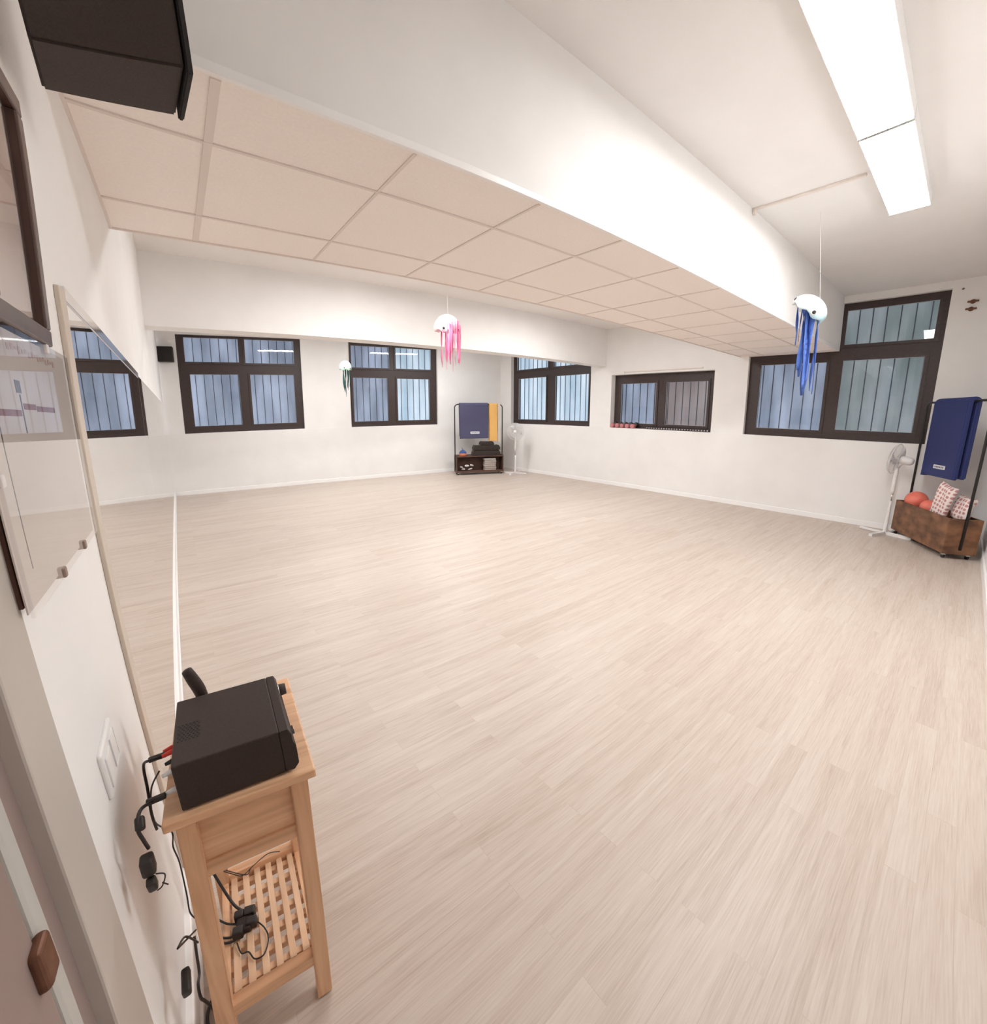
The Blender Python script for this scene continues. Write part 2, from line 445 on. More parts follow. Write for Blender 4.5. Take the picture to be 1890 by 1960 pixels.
# dropped tiled ceiling and its grid
drop = struct('trim_2', box(BM(), X1-.02, 7.02, YE, YA, HS, ZC+.02), [M['wall'], M['tile']])   # dropped tiled ceiling
for p in drop.data.polygons:
    if p.normal.z < -.5: p.material_index = 1
b = BM(); zt = HS-.004
x0g = .156
for i in range(12):
    hw = .013 if i == 0 else .0065
    x = x0g+i*.6
    if x < 6.9: box(b, x-hw, x+hw, YE+.02, YA-.01, zt, HS+.002)
for y in (YB, YB-.6): box(b, X1, 6.93, y-.0065, y+.0065, zt-.001, HS+.002)
struct('grid_bars', b, M['tbar'], drop)
b = BM(); box(b, X1, 6.93, YA-.008, YA+.003, HS-.008, HS+.01)
box(b, X1-.001, X1+.010, YE, YA, HS-.006, HS+.01); struct('wall_angle', b, M['tbar'], drop)
b = BM(); box(b, X1, 6.94, YE-.006, YE+.010, HS-.005, HS+.022, .002); struct('corner_bead', b, M['trimw'], drop)

# ------------------------------------------------------------------ windows
def window(idx, mw, d, outers, glasses, handles=(), th=.06):
    r = root('window_%d' % idx, mw)
    us = [v for q in outers+glasses for v in q[:2]]; zs = [v for q in outers+glasses for v in q[2:]]
    b = cells(BM(), us, zs, lambda u, z: any(inr(u, z, q) for q in outers) and not any(inr(u, z, q) for q in glasses), d, d+th)
    struct('window_frame', b, M['frame'], r)
    for q in glasses:
        u0, u1, z0, z1 = q; s = .035
        b = cells(BM(), [u0-s, u0+.004, u1-.004, u1+s], [z0-s, z0+.004, z1-.004, z1+s], lambda u, z: not inr(u, z, (u0+.004, u1-.004, z0+.004, z1-.004)), d-.014, d+.004)
        sh = struct('sash', b, M['frame'], r)
        b = cells(BM(), [u0, u0+.008, u1-.008, u1], [z0, z0+.008, z1-.008, z1], lambda u, z: not inr(u, z, (u0+.008, u1-.008, z0+.008, z1-.008)), d+.005, d+.02)
        struct('glazing_bead', b, M['gasket'], sh)
        struct('pane', box(BM(), u0, u1, d+.022, d+.027, z0, z1), M['glass'], sh)
    for (u, z) in handles:
        b = BM(); box(b, u-.012, u+.012, d-.03, d-.012, z-.035, z+.035, .003); box(b, u-.009, u+.009, d-.05, d-.03, z-.11, z+.01, .004)
        struct('handle', b, M['blackm'], r)
    return r
S = lambda *q: (q[0]*k1, q[1]*k1, q[2], q[3])
window(1, MW1, .08, [S(.085, 2.215, 1.11, 2.865)], [S(.26, 1.08, 1.235, 2.175), S(1.27, 2.07, 1.235, 2.175), S(.205, 1.105, 2.385, 2.82), S(1.205, 2.09, 2.375, 2.82)])
window(2, MW1, .08, [S(3.145, 5.125, 1.105, 2.855)], [S(3.225, 3.975, 1.215, 2.135), S(4.185, 4.945, 1.215, 2.135), S(3.20, 4.03, 2.335, 2.79), S(4.16, 4.995, 2.335, 2.79)])
window(3, MW2, .12, [(-7.835, -5.42, 1.105, 2.865)], [(-7.66, -6.76, 1.21, 2.175), (-6.50, -5.58, 1.21, 2.175), (-7.72, -6.71, 2.37, 2.78), (-6.56, -5.58, 2.37, 2.78)])
window(4, MW2, .16, [(-4.985, -3.005, 1.105, 2.11)], [(-4.84, -4.09, 1.20, 1.945), (-3.91, -3.15, 1.20, 1.945)])
window(5, MW2, .10, [(-2.505, -.33, 1.105, 2.365), (-1.455, -.33, 1.105, 2.89)], [(-2.345, -1.485, 1.215, 2.15), (-1.305, -.472, 1.235, 2.16), (-1.315, -.42, 2.355, 2.80)])

# exterior slatted screens seen through the glass
def screen(mw, u0, u1, mats, label, z0=.8, z1=3.1, d=.62, split=None):
    t = thing('slatted_screen', label, 'screen', mw=mw)
    us = [u0]
    n = round((u1-u0)/.15)
    segs = split or [(u0, u1, mats)]
    for (a, c, mm) in segs:
        b = BM(); n = max(1, round((c-a)/.15)); s = (c-a)/n
        for i in range(n):
            # each slat slightly folded, gap between slats covered by a dark batten
            p = [(a+i*s+.004, 0), (a+(i+.5)*s, .02), (a+(i+1)*s-.004, 0), (a+(i+1)*s-.004, .004), (a+(i+.5)*s, .024), (a+i*s+.004, .004)]
            extrude_poly(b, [(x, y+d) for x, y in p], z0, z1)
        obj('slat_panel', b, mm, t)
        b = BM()
        for i in range(n+1): box(b, a+i*s-.006, a+i*s+.006, d-.010, d+.002, z0, z1)
        for z in (z0+.05, z1-.05): box(b, a, c, d+.03, d+.05, z-.02, z+.02)
        obj('battens', b, M['batten'], t)
    return t
screen(MW1, -.15, 2.75, M['scrA'], 'pale blue slatted screen outside the far window nearest the mirror')
screen(MW1, 3.0, 5.9, M['scrA'], 'pale slatted screen outside the second window of the far wall', split=[(3.0, 4.35, M['scrA']), (4.35, 6.0, M['scrB'])])
screen(MW2, -8.7, -5.6, M['scrB'], 'bright slatted screen outside the corner window behind the stand fan')
screen(MW2, -5.4, -3.2, M['scrA'], 'slatted screen outside the low two-pane window, brown in its right half', split=[(-5.5, -4.38, M['scrA']), (-4.38, -3.1, M['scrD'])])
screen(MW2, -2.9, -.3, M['scrC'], 'grey-green slatted screen outside the tall window by the blue mat', split=[(-2.9, -1.55, M['scrA']), (-1.55, -.2, M['scrC'])])

# ------------------------------------------------------------------ door on the mirror wall, beside the camera
d = root('door_1')
b = BM(); box(b, X1-.012, X1+.012, .535, .632, 0, 2.18, .003)
struct('casing', b, M['door'], d)
b = BM(); box(b, X1-.12, X1-.004, .495, .57, 0, 2.12, .002); struct('door_jamb', b, M['doorleaf'], d)
b = BM(); box(b, X1-.05, X1+.004, .468, .497, 0, 2.12, .006); struct('door_stop', b, M['stop'], d)
b = BM(); box(b, X1-.06, X1+.003, -.21, .466, .01, 2.11, .003); leaf = struct('door_leaf', b, M['doorleaf'], d)
b = BM(); box(b, X1, X1+.012, .447, .474, .842, .892, .0055, seg=4); struct('strike_plate', b, M['copper'], leaf)
b = BM(); box(b, X1-.012, X1+.008, -.30, -.22, 0, 2.18, .003); box(b, X1-.012, X1+.008, -.30, .63, 2.10, 2.18, .003); struct('casing', b, M['door'], d)

# ------------------------------------------------------------------ wall mirror
t = thing('wall_mirror', 'long low wall mirror with beige side trim reflecting the far windows', 'mirror', (X1, 1.2, .1))
ys = [1.265, 3.30, 5.25, 7.1, 8.93]
for a, c in zip(ys, ys[1:]):
    b = BM(); box(b, 0, .006, a-1.2+.0015, c-1.2-.0015, .004, 1.555, .001, seg=1); obj('mirror_panel', b, M['mirror'], t)
b = BM(); box(b, 0, .010, .002, .058, -.09, 1.560, .002); obj('side_trim', b, M['mirrortrim'], t)
b = BM(); box(b, .001, .009, .060, 2.10, 1.540, 1.572, .002); obj('top_rail', b, M['bevel'], t)

# ------------------------------------------------------------------ strip lights
def strip_light(x0, label, y0=.390, y1=.612, group=None, lit='tube'):
    t = thing('strip_light', label, 'ceiling light', ((x0+x0+1.22)/2, (y0+y1)/2, ZC), group=group)
    h = (y1-y0)/2
    b = BM(); box(b, -.61, .61, -h, h, -.072, -.0, .003); obj('housing', b, M['white'], t)
    b = BM(); box(b, -.605, .605, -h+.005, h-.005, -.076, -.068, .002); obj('diffuser', b, M[lit], t)
    b = BM(); box(b, -.61, -.603, -h, h, -.077, -.04, .002); obj('end_cap', b, M['white'], t)
    b = BM(); box(b, .603, .61, -h, h, -.077, -.04, .002); obj('end_cap', b, M['white'], t)
    return t
strip_light(1.835, 'lit strip light panel on the near ceiling, cut by the top of the picture')
strip_light(3.07, 'lit strip light panel on the near ceiling, the one above the blue jellyfish side')
for i, (x, y) in enumerate(((1.3, 3.75), (3.9, 3.75), (1.3, 6.9), (3.9, 6.9))):
    strip_light(x, ['lit strip light above the second bay, nearest the mirror', 'lit strip light above the second bay, nearest the low window',
                    'lit strip light above the far bay, nearest the mirror', 'lit strip light above the far bay, nearest the corner window'][i], y-.11, y+.11, lit='tubefar')
# cable duct on the ceiling
t = thing('cable_duct', 'thin white cable duct on the ceiling from strip light to dropped ceiling', 'cable duct', (3.65, 1.0, ZC))
b = BM(); box(b, -.012, .012, -.34, .352, -.016, 0, .003); obj('duct_cover', b, M['tbar'], t)
b = BM(); box(b, -.016, .016, .33, .352, -.05, 0, .003); obj('end_elbow', b, M['tbar'], t)

# ------------------------------------------------------------------ loudspeakers
def speaker_near():
    NL, FL, FR, NR = V(-.146, 1.034, 2.0), V(-.158, 1.164, 2.0), V(.051, 1.203, 2.055), V(.065, 1.037, 2.055)
    c = (NL+FL+FR+NR)/4
    t = thing('wall_speaker', 'large black loudspeaker bracketed high on the mirror wall', 'loudspeaker', c)
    upv = V(-.05, 0, .998).normalized()*.30
    q = [p-c for p in (NL, FL, FR, NR)]
    b = BM(); lo = [b.verts.new(p) for p in q]; hi = [b.verts.new(p+upv) for p in q]
    b.faces.new(lo); b.faces.new(hi[::-1])
    for k in range(4): b.faces.new((lo[k], lo[(k+1) % 4], hi[(k+1) % 4], hi[k]))
    bmesh.ops.bevel(b, geom=b.edges[:], offset=.004, segments=2, affect='EDGES')
    obj('cabinet', b, M['black'], t)
    # grille in front (towards +x)
    n = (q[2]-q[1]); n.normalize()
    f = [q[3]+n*.004-upv*.03, q[2]+n*.004-upv*.03, q[2]+n*.004+upv*1.0, q[3]+n*.004+upv*1.0]
    b = BM(); lo = [b.verts.new(p) for p in f]; hi = [b.verts.new(p+n*.012) for p in f]
    b.faces.new(lo); b.faces.new(hi[::-1])
    for k in range(4): b.faces.new((lo[k], lo[(k+1) % 4], hi[(k+1) % 4], hi[k]))
    bmesh.ops.bevel(b, geom=b.edges[:], offset=.003, segments=2, affect='EDGES')
    obj('front_grille', b, M['grille'], t)
    b = BM(); box(b, X1-c.x, NL.x-c.x+.01, -.03, .03, .10, .22, .003); obj('bracket', b, M['blackm'], t)
speaker_near()
t = thing('wall_speaker', 'small black loudspeaker on the far wall left of the first window', 'loudspeaker', mw=MW1 @ Matrix.Translation((-.0, 0, 2.34)))
b = BM(); box(b, -.19, .05, -.12, .02, .03, .285, .006); obj('cabinet', b, M['black'], t)
b = BM(); box(b, -.18, .04, -.128, -.12, .04, .275, .003); obj('front_grille', b, M['grille'], t)

# ------------------------------------------------------------------ things hung on the mirror wall
t = thing('framed_picture', 'dark-framed glazed picture hanging above the notice board', 'picture', (X1, .85, 1.68))
lean = math.radians(-1.6)
RM = Matrix.Translation((.018, 0, -.18)) @ Matrix.Rotation(-lean, 4, 'Y')
b = BM(); y0, y1, z0, z1, s = -.15, .10, 0, .36, .026
for q in ((y0, y1, z0, z0+s), (y0, y1, z1-s, z1), (y0, y0+s, z0+s, z1-s), (y1-s, y1, z0+s, z1-s)):
    box(b, -.012, .012, q[0], q[1], q[2], q[3], .003, RM)
obj('picture_frame', b, M['pframe'], t)
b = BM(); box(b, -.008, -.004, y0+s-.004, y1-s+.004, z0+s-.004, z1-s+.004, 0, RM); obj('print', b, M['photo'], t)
b = BM(); box(b, .002, .004, y0+s-.004, y1-s+.004, z0+s-.004, z1-s+.004, 0, RM); obj('cover_glass', b, M['cover'], t)

t = thing('notice_board', 'clip-framed glazed floor plan notice with red route lines', 'notice board', (X1, .62, 1.165))
b = BM(); box(b, .003, .016, 0.004, .44, .006, .32, .001); obj('backing_board', b, M['mdf'], t)
pr = obj('plan_print', box(BM(), .0185, .0200, .0, .445, 0, .33), M['print'], t)
b = BM()
for (ya, za, yb2, zb2) in ((.06, .222, .14, .228), (.155, .231, .21, .237), (.215, .229, .315, .235)): box(b, .0200, .0206, ya, yb2, za, zb2+.002)
obj('route_line', b, M['ink'], pr)
b = BM(); box(b, .0200, .0206, .135, .155, .252, .268); box(b, .0200, .0206, .145, .148, .20, .25); box(b, .02, .0204, .05, .052, .04, .22)
obj('plan_mark', b, M['inkg'], pr)
b = BM()
for i in range(16):
    yy = .13+.015*i; box(b, .0200, .0204, yy, yy+.010, .305+.002*(i % 3), .313+.002*(i % 2))
obj('faded_lettering', b, M['inkf'], pr)
obj('cover_glass', box(BM(), .0225, .0265, -.004, .449, -.004, .334, .0008), M['cover'], t)
for (y, z) in ((.31, .004), (.15, .004), (-.004, .155), (.30, .33)):
    b = BM(); box(b, .001, .029, y-.006, y+.006, z-.009, z+.006, .002); obj('clip', b, M['screw'] if z < .1 else M['whiteg'], t)

t = thing('wall_socket', 'white wall socket plate beside the wooden stand', 'wall socket', (X1, .84, .80))
b = BM(); box(b, -.002, .007, -.055, .06, -.045, .045, .005, seg=3); obj('plate', b, M['white'], t)
b = BM(); box(b, .006, .010, -.045, -.005, -.03, .03, .003); obj('rocker', b, M['white'], t)
b = BM(); box(b, .006, .009, .008, .048, -.03, .03, .003); obj('socket_insert', b, M['white'], t)

# ------------------------------------------------------------------ wooden stand
SR = math.radians(-5.0)
SX, SY = .012, .904
stand = thing('wooden_stand', 'small acacia side table with slatted lower shelf carrying the amplifier', 'side table', (SX, SY, 0), SR)
hx, hy = .131, .177
b = BM(); box(b, -hx, hx, -hy, hy, .682, .700, .003); obj('tabletop', b, M['pineX'], stand)
SH = -.030
def leg(sx, sy):
    b = BM(); w_ = .0165
    xt, yt = sx*(hx-.032), sy*(hy-.032)
    for (z, sh, inset) in ((0, SH, .003), (.008, SH, 0), (.683, 0, 0)):
        pass
    rings = []
    for (z, sh, i) in ((0, SH, .004), (.006, SH, 0), (.683, 0, 0)):
        rings.append([b.verts.new((xt+sh+a*(w_-i), yt+c*(w_-i), z)) for a, c in ((-1, -1), (1, -1), (1, 1), (-1, 1))])
    b.faces.new(rings[0][::-1]); b.faces.new(rings[-1])
    for r0, r1 in zip(rings, rings[1:]):
        for k in range(4): b.faces.new((r0[k], r0[(k+1) % 4], r1[(k+1) % 4], r1[k]))
    es = [e for e in b.edges if abs(e.verts[0].co.z-e.verts[1].co.z) > .3]
    bmesh.ops.bevel(b, geom=es, offset=.002, segments=2, affect='EDGES')
    return obj('leg', b, M['pineZ'], stand)
for sx in (-1, 1):
    for sy in (-1, 1): leg(sx, sy)
sh = lambda z: SH*(1-z/.683)
# drawer box under the top: side panels set back between the legs
for sy in (-1, 1):
    b = BM(); y = sy*(hy-.034)
    box(b, -hx+.040, hx-.044, y-.007, y+.007, .553, .683, .001); obj('side_panel', b, M['pineX'], stand)
b = BM(); box(b, -hx+.032+sh(.6), -hx+.046, -hy+.05, hy-.05, .575, .683, .001); obj('back_panel', b, M['pineY'], stand)
b = BM(); box(b, hx-.040, hx-.026, -hy+.05, hy-.05, .580, .681, .001); dr = obj('drawer_front', b, M['pineY'], stand)
b = BM(); lathe(b, [(0, 0), (.008, 0), (.011, .010), (.008, .016), (0, .017)], 16, Matrix.Translation((hx-.027, 0, .63)) @ Matrix.Rotation(PI/2, 4, 'Y')); obj('knob', b, M['pineX'], dr)
for sy in (-1, 1):
    b = BM(); y = sy*(hy-.032); s1 = sh(.545); box(b, -hx+.046+s1, hx-.046+s1, y-.011, y+.011, .525, .560, .002); obj('rail', b, M['pineX'], stand)
s3 = sh(.13)
for sy in (-1, 1):
    b = BM(); y = sy*(hy-.032); box(b, -hx+.046+s3, hx-.046+s3, y-.012, y+.012, .118, .150 if sy < 0 else .168, .002); obj('shelf_rail', b, M['pineX'], stand)
xs = [-.072+i*.0288 for i in range(6)]
for x in xs:
    b = BM(); box(b, x+s3-.0075, x+s3+.0075, -hy+.042, hy-.042, .143, .151, .001, seg=1); obj('shelf_slat', b, M['pineL'], stand)
for j in range(7):
    y = -hy+.058+j*.0395
    b = BM(); box(b, -.088+s3, .088+s3, y-.0075, y+.0075, .124, .1425, .001, seg=1); obj('cross_slat', b, M['pineL'], stand)
for x in (-.0935, .0935):
    b = BM(); box(b, x+s3-.008, x+s3+.008, -hy+.046, hy-.046, .118, .150, .001); obj('shelf_side', b, M['pineY'], stand)

# ------------------------------------------------------------------ amplifier on the stand
AM = Matrix.Translation((.006, .843, .7005)) @ Matrix.Rotation(math.radians(-4.0), 4, 'Z')
amp = thing('amplifier', 'black stereo amplifier standing on the wooden stand', 'amplifier', mw=AM)
ax, ay = .1, .1
b = BM(); box(b, -ax, ax-.022, -ay, ay, .003, .100, .0025); obj('case', b, M['blackm'], amp)
b = BM(); extrude_poly(b, [(ax-.022, .006), (ax-.006, .004), (ax+.004, .016), (ax+.004, .060), (ax-.001, .066), (ax-.001, .088), (ax-.006, .0995), (ax-.022, .0995)], -ay-.001, ay+.001,
     Matrix(((1, 0, 0, 0), (0, 0, 1, 0), (0, 1, 0, 0), (0, 0, 0, 1))), .0012); obj('front_panel', b, M['blackm'], amp)
b = BM()
for i in range(9):
    for j in range(6):
        lathe(b, [(0, 0), (.0021, 0), (.0021, .0006), (0, .0006)], 8, Matrix.Translation((-ax+.008+j*.0065+.003*(i % 2), -.035+i*.0058, .0998)))
obj('vent_holes', b, M['grille'], amp)
def knob(y, z, r, l, parent=amp):
    b = BM(); lathe(b, [(0, 0), (r, 0), (r*1.02, l*.3), (r*.94, l), (0, l)], 20, Matrix.Translation((ax-.002, y, z)) @ Matrix.Rotation(PI/2, 4, 'Y')); return obj('knob', b, M['blackm'], parent)
k = knob(.066, .080, .0125, .016)
b = BM(); lathe(b, [(0, 0), (.0135, 0), (.0135, .003), (0, .003)], 20, Matrix.Translation((ax-.003, .066, .080)) @ Matrix.Rotation(PI/2, 4, 'Y')); obj('chrome_ring', b, M['chrome'], k)
knob(-.035, .050, .005, .010); knob(-.058, .058, .005, .010)
for sx in (-1, 1):
    for sy in (-1, 1):
        b = BM(); lathe(b, [(0, 0), (.008, 0), (.009, .007), (0, .007)], 14, Matrix.Translation((sx*(ax-.025), sy*(ay-.02), 0))); obj('foot', b, M['cable'], amp)
for (y, z, mm) in ((.010, .060, 'red'), (-.008, .064, 'red'), (-.002, .040, 'cable'), (-.07, .03, 'white'), (-.045, .05, 'white')):
    b = BM(); tube(b, [(-ax+.002, y, z), (-ax-.012, y, z), (-ax-.026, y-.001, z-.003)], [.0055, .005, .0035], 10)
    obj({'red': 'red_plug', 'cable': 'black_plug', 'white': 'pale_plug'}[mm], b, M[mm], amp)

# curved handle of an accessory standing behind the amplifier
t = thing('handset', 'black curved handset standing behind the amplifier', 'handset', (-.045, .985, .7005))
pts = smooth_path([(.004, .0, .0), (.006, 0, .05), (.002, 0, .09), (-.008, 0, .125), (-.015, 0, .148)], 5)
rs = [.0062+.0048*math.sin(min(1, i/(len(pts)-1)*1.05)*PI*.95) + .004*(i/(len(pts)-1)) for i in range(len(pts))]; rs[-1] = .004
b = BM(); tube(b, pts, rs, 14); obj('grip', b, M['blackm'], t, smooth=True)
b = BM(); lathe(b, [(0, 0), (.018, 0), (.018, .010), (.010, .016), (0, .016)], 18, Matrix.Translation((.004, 0, 0))); obj('base', b, M['blackm'], t)

# ------------------------------------------------------------------ cables around the stand
def cable(name, label, paths, r=.0022, cat='cable', m='cable', loc=None, plugs=(), group=None):
    p0 = Vector(paths[0][0]) if loc is None else Vector(loc)
    b = BM()
    for p in paths: tube(b, smooth_path([Vector(q)-p0 for q in p], 6), r, 7)
    t = thing(name, label, cat, p0, group=group)
    obj('cord', b, M[m], t)
    for (q, s, rot) in plugs:
        b = BM(); box(b, -s[0]/2, s[0]/2, -s[1]/2, s[1]/2, -s[2]/2, s[2]/2, min(s)*.28, Matrix.Translation(Vector(q)-p0) @ Matrix.Rotation(rot, 4, 'X'), 3)
        obj('plug', b, M[m], t, smooth=True)
    return t
XW = -.165
cable('audio_cable', 'black audio cable looping from the amplifier back over the stand edge',
      [[(-.125, .845, .760), (-.140, .84, .765), (-.155, .865, .74), (-.158, .86, .69), (-.158, .835, .655), (-.160, .85, .60)]], .0026,
      plugs=[((-.128, .848, .760), (.03, .009, .009), 0)])
cable('speaker_cable', 'thin black speaker wire dropping behind the stand to the shelf',
      [[(-.13, .84, .735), (-.150, .84, .70), (-.160, .85, .62), (-.155, .946, .489), (-.155, .917, .475), (-.155, .934, .408), (-.155, .912, .337), (-.155, .892, .305), (-.15, .90, .267)]], .0016)
cable('power_cable', 'black cord with a bulky plug hanging against the wall left of the stand',
      [[(-.118, .785, .728), (-.140, .772, .732), (-.155, .749, .743), (-.160, .728, .728), (-.158, .730, .70), (-.156, .736, .674)]], .0030,
      plugs=[((-.135, .775, .731), (.03, .010, .010), 0), ((-.157, .735, .730), (.014, .022, .014), .6), ((-.160, .722, .655), (.020, .024, .034), 0), ((-.160, .713, .622), (.014, .016, .026), .3)])
b = cable('twist_tie', 'small wire tie on the plug hanging left of the stand', [[(-.152, .712, .640), (-.140, .708, .634), (-.146, .702, .620), (-.154, .705, .612)], [(-.146, .706, .622), (-.138, .700, .618)]], .0011)
cable('floor_cable', 'black cord trailing down the wall behind the stand to a splitter',
      [[(-.158, .884, .24), (-.158, .855, .216), (-.158, .835, .195), (-.158, .80, .215), (-.158, .79, .19), (-.156, .80, .16), (-.152, .82, .10), (-.15, .84, .03), (-.148, .845, .006)]], .0028,
      plugs=[((-.160, .735, .335), (.014, .040, .022), .2)])
cable('forked_cable', 'short forked black wire between wall and rear leg of the stand',
      [[(-.160, .744, .415), (-.158, .80, .35), (-.155, .898, .237)], [(-.160, .744, .415), (-.156, .80, .36), (-.152, .867, .238)]], .0020)
cable('coiled_cable', 'small coil of black cord on the floor behind the stand',
      [[(-.150+.02*math.cos(a)*1.0, .855+.035*math.sin(a), .006+.0018*a/2) for a in [i*.7 for i in range(20)]]], .0028)
# cluster on the slatted shelf
t = thing('plug_adapter', 'black multi-plug adapter block lying on the slatted shelf', 'adapter', (-.062, .905, .1515), -.3)
b = BM(); box(b, -.020, .016, -.022, .022, 0, .020, .005, seg=3); obj('adapter_body', b, M['blackm'], t)
for (x, y, s) in ((-.012, -.022, .012), (.008, .018, .013), (.016, -.008, .012), (-.016, .016, .011)):
    b = BM(); box(b, x-s, x+s, y-s*.8, y+s*.8, .002, .026, .004, seg=3); obj('plug', b, M['cable'], t)
ZS = .154
cable('adapter_cable', 'thick black cable from under the tabletop to the shelf adapter',
      [[(-.120, 1.02, .30), (-.100, .995, .215), (-.080, .96, ZS+.012), (-.058, .925, ZS+.012)]], .0034)
cable('adapter_lead', 'black lead running left from the shelf adapter, rearmost one', [[(-.150, .985, ZS+.006), (-.120, .955, ZS+.003), (-.100, .93, ZS+.003), (-.076, .912, ZS+.004)]], .0024)
cable('adapter_lead', 'black lead running left from the shelf adapter, middle one', [[(-.150, .945, ZS+.006), (-.125, .915, ZS+.003), (-.100, .895, ZS+.003), (-.080, .893, ZS+.004)]], .0026)
cable('adapter_lead', 'black lead running left from the shelf adapter, nearest one', [[(-.150, .905, ZS+.006), (-.125, .897, ZS+.003), (-.095, .882, ZS+.003), (-.076, .884, ZS+.004)]], .0026)
cable('looped_wire', 'thin black wire looping to the right of the shelf adapter', [[(-.040, .893, ZS+.008), (-.026, .868, ZS+.004), (-.022, .84, ZS+.002), (-.036, .812, ZS+.002), (-.056, .815, ZS+.002), (-.066, .838, ZS+.002), (-.080, .845, ZS+.002), (-.086, .872, ZS+.004)]], .0016)
cable('thin_wire', 'thin tangled wire at the back rail of the stand shelf', [[(-.090, 1.04, .20), (-.074, 1.03, .19), (-.050, 1.02, .175), (-.02, 1.03, .178), (.02, 1.045, .175), (.05, 1.035, .172)], [(-.085, 1.04, .20), (-.06, 1.025, .185), (-.04, 1.02, .17), (-.03, 1.03, .172)]], .0012)
t = thing('rubber_cap', 'small black rubber cap on the floor by the front leg of the stand', 'cap', (-.090, .765, 0))
b = BM(); lathe(b, [(0, 0), (.010, 0), (.011, .006), (.009, .018), (0, .019)], 16); obj('cap', b, M['cable'], t)

# ------------------------------------------------------------------ jellyfish mobiles
def jellyfish(loc, label, cb1, cb2, ct, R, hgt, tilt, tents, eyes, thick=.0016, strz=None, two=None):
    t = thing('jellyfish_mobile', label, 'mobile', loc)
    mb = jelly('paper_jelly_body', cb1, cb2); mt = noise_mat('crepe_ribbon', ct, tuple(min(1, c*1.25+.03) for c in ct), 14, rough=.7)
    rot = Matrix.Rotation(tilt[0], 4, 'X') @ Matrix.Rotation(tilt[1], 4, 'Y')
    b = BM()
    n = 28
    prof = []
    for i in range(9):
        a = i/8*PI*.5
        prof.append((R*math.sin(a), hgt*math.cos(a)))
    prof += [(R*1.01, -hgt*.12), (R*.97, -hgt*.26), (R*.90, -hgt*.30), (R*.80, -hgt*.18), (R*.4, hgt*.02), (0, hgt*.08)]
    lathe(b, prof, n)
    for v in b.verts:
        a = math.atan2(v.co.y, v.co.x)
        if v.co.z < hgt*.05 and math.hypot(v.co.x, v.co.y) > R*.6: v.co.z += hgt*.10*math.sin(6*a); v.co.x *= 1+.03*math.sin(6*a); v.co.y *= 1+.03*math.sin(6*a)
        v.co = rot @ v.co
    body = obj('bell', b, mb, t, smooth=True)
    for (az, el) in eyes:
        p = rot @ Vector((R*math.cos(az)*math.cos(el), R*math.sin(az)*math.cos(el), hgt*math.sin(el)))
        nn = p.normalized()
        q = nn.to_track_quat('Z', 'Y').to_matrix().to_4x4()
        b = BM(); lathe(b, [(0, 0), (R*.16, 0), (R*.15, .003), (0, .004)], 16, Matrix.Translation(p) @ q); e = obj('eye', b, M['white'], body)
        b = BM(); lathe(b, [(0, .003), (R*.105, .003), (R*.095, .0055), (0, .006)], 16, Matrix.Translation(p) @ q); obj('pupil', b, M['cable'], e)
    for (x, y, l, wd, *zz) in tents:
        b = BM(); seg = 14; ph = random.uniform(0, 6); tw = random.uniform(-1, 1); a0 = random.uniform(-.5, .9)
        top = rot @ Vector((x*R, y*R, zz[0] if zz else 0))
        rows = []
        for i in range(seg+1):
            f = i/seg
            ang = a0+tw*f*2.2+.4*math.sin(5*f+ph)
            ww = wd*(.7+.35*math.sin(6*f+ph))*(1-.75*f**4)
            c = top+Vector((.012*math.sin(4*f+ph)*f, .012*math.cos(3.3*f+ph)*f, -.0-l*f))
            dx = Vector((math.cos(ang), math.sin(ang), 0))*ww*.5; nn = Vector((-math.sin(ang), math.cos(ang), 0))*.0006
            rows.append([b.verts.new(c-dx+nn), b.verts.new(c+dx+nn), b.verts.new(c+dx-nn), b.verts.new(c-dx-nn)])
        for r0, r1 in zip(rows, rows[1:]):
            for k in range(4): b.faces.new((r0[k], r0[(k+1) % 4], r1[(k+1) % 4], r1[k]))
        b.faces.new(rows[0]); b.faces.new(rows[-1][::-1])
        obj('tentacle', b, mt, t, smooth=True)
    b = BM(); topz = ZC-loc[2]
    tp = rot @ Vector((0, 0, hgt*.98)); tube(b, [tp, Vector((tp.x*.3, tp.y*.3, topz))], .0011, 5); obj('thread', b, M['thread'], t)
    return t
def ring_tents(n, rad, lens, wd):
    out = []
    for i in range(n):
        a = 2*PI*i/n+random.uniform(-.2, .2); rr = rad*random.uniform(.6, 1)
        out.append((rr*math.cos(a), rr*math.sin(a), lens[i % len(lens)], wd*random.uniform(.7, 1.3)))
    return out
jellyfish((4.05, 1.02, 2.235), 'blue jellyfish mobile with pale blue tilted bell near the tall window', (.50, .72, .80), (.82, .92, .94), (.055, .125, .42),
          .140, .105, (.72, .10), [(-.1, .30, .50, .075), (.1, .10, .60, .09), (-.3, -.05, .62, .085), (.2, -.1, .66, .08), (.0, .2, .54, .06), (-.2, -.25, .56, .06), (.1, -.62, .58, .040), (-.1, -.70, .60, .036), (.1, .80, .34, .032), (-.2, .70, .26, .030), (.3, .55, .28, .034)],
          [(-2.55, -.02), (2.2, .0)])
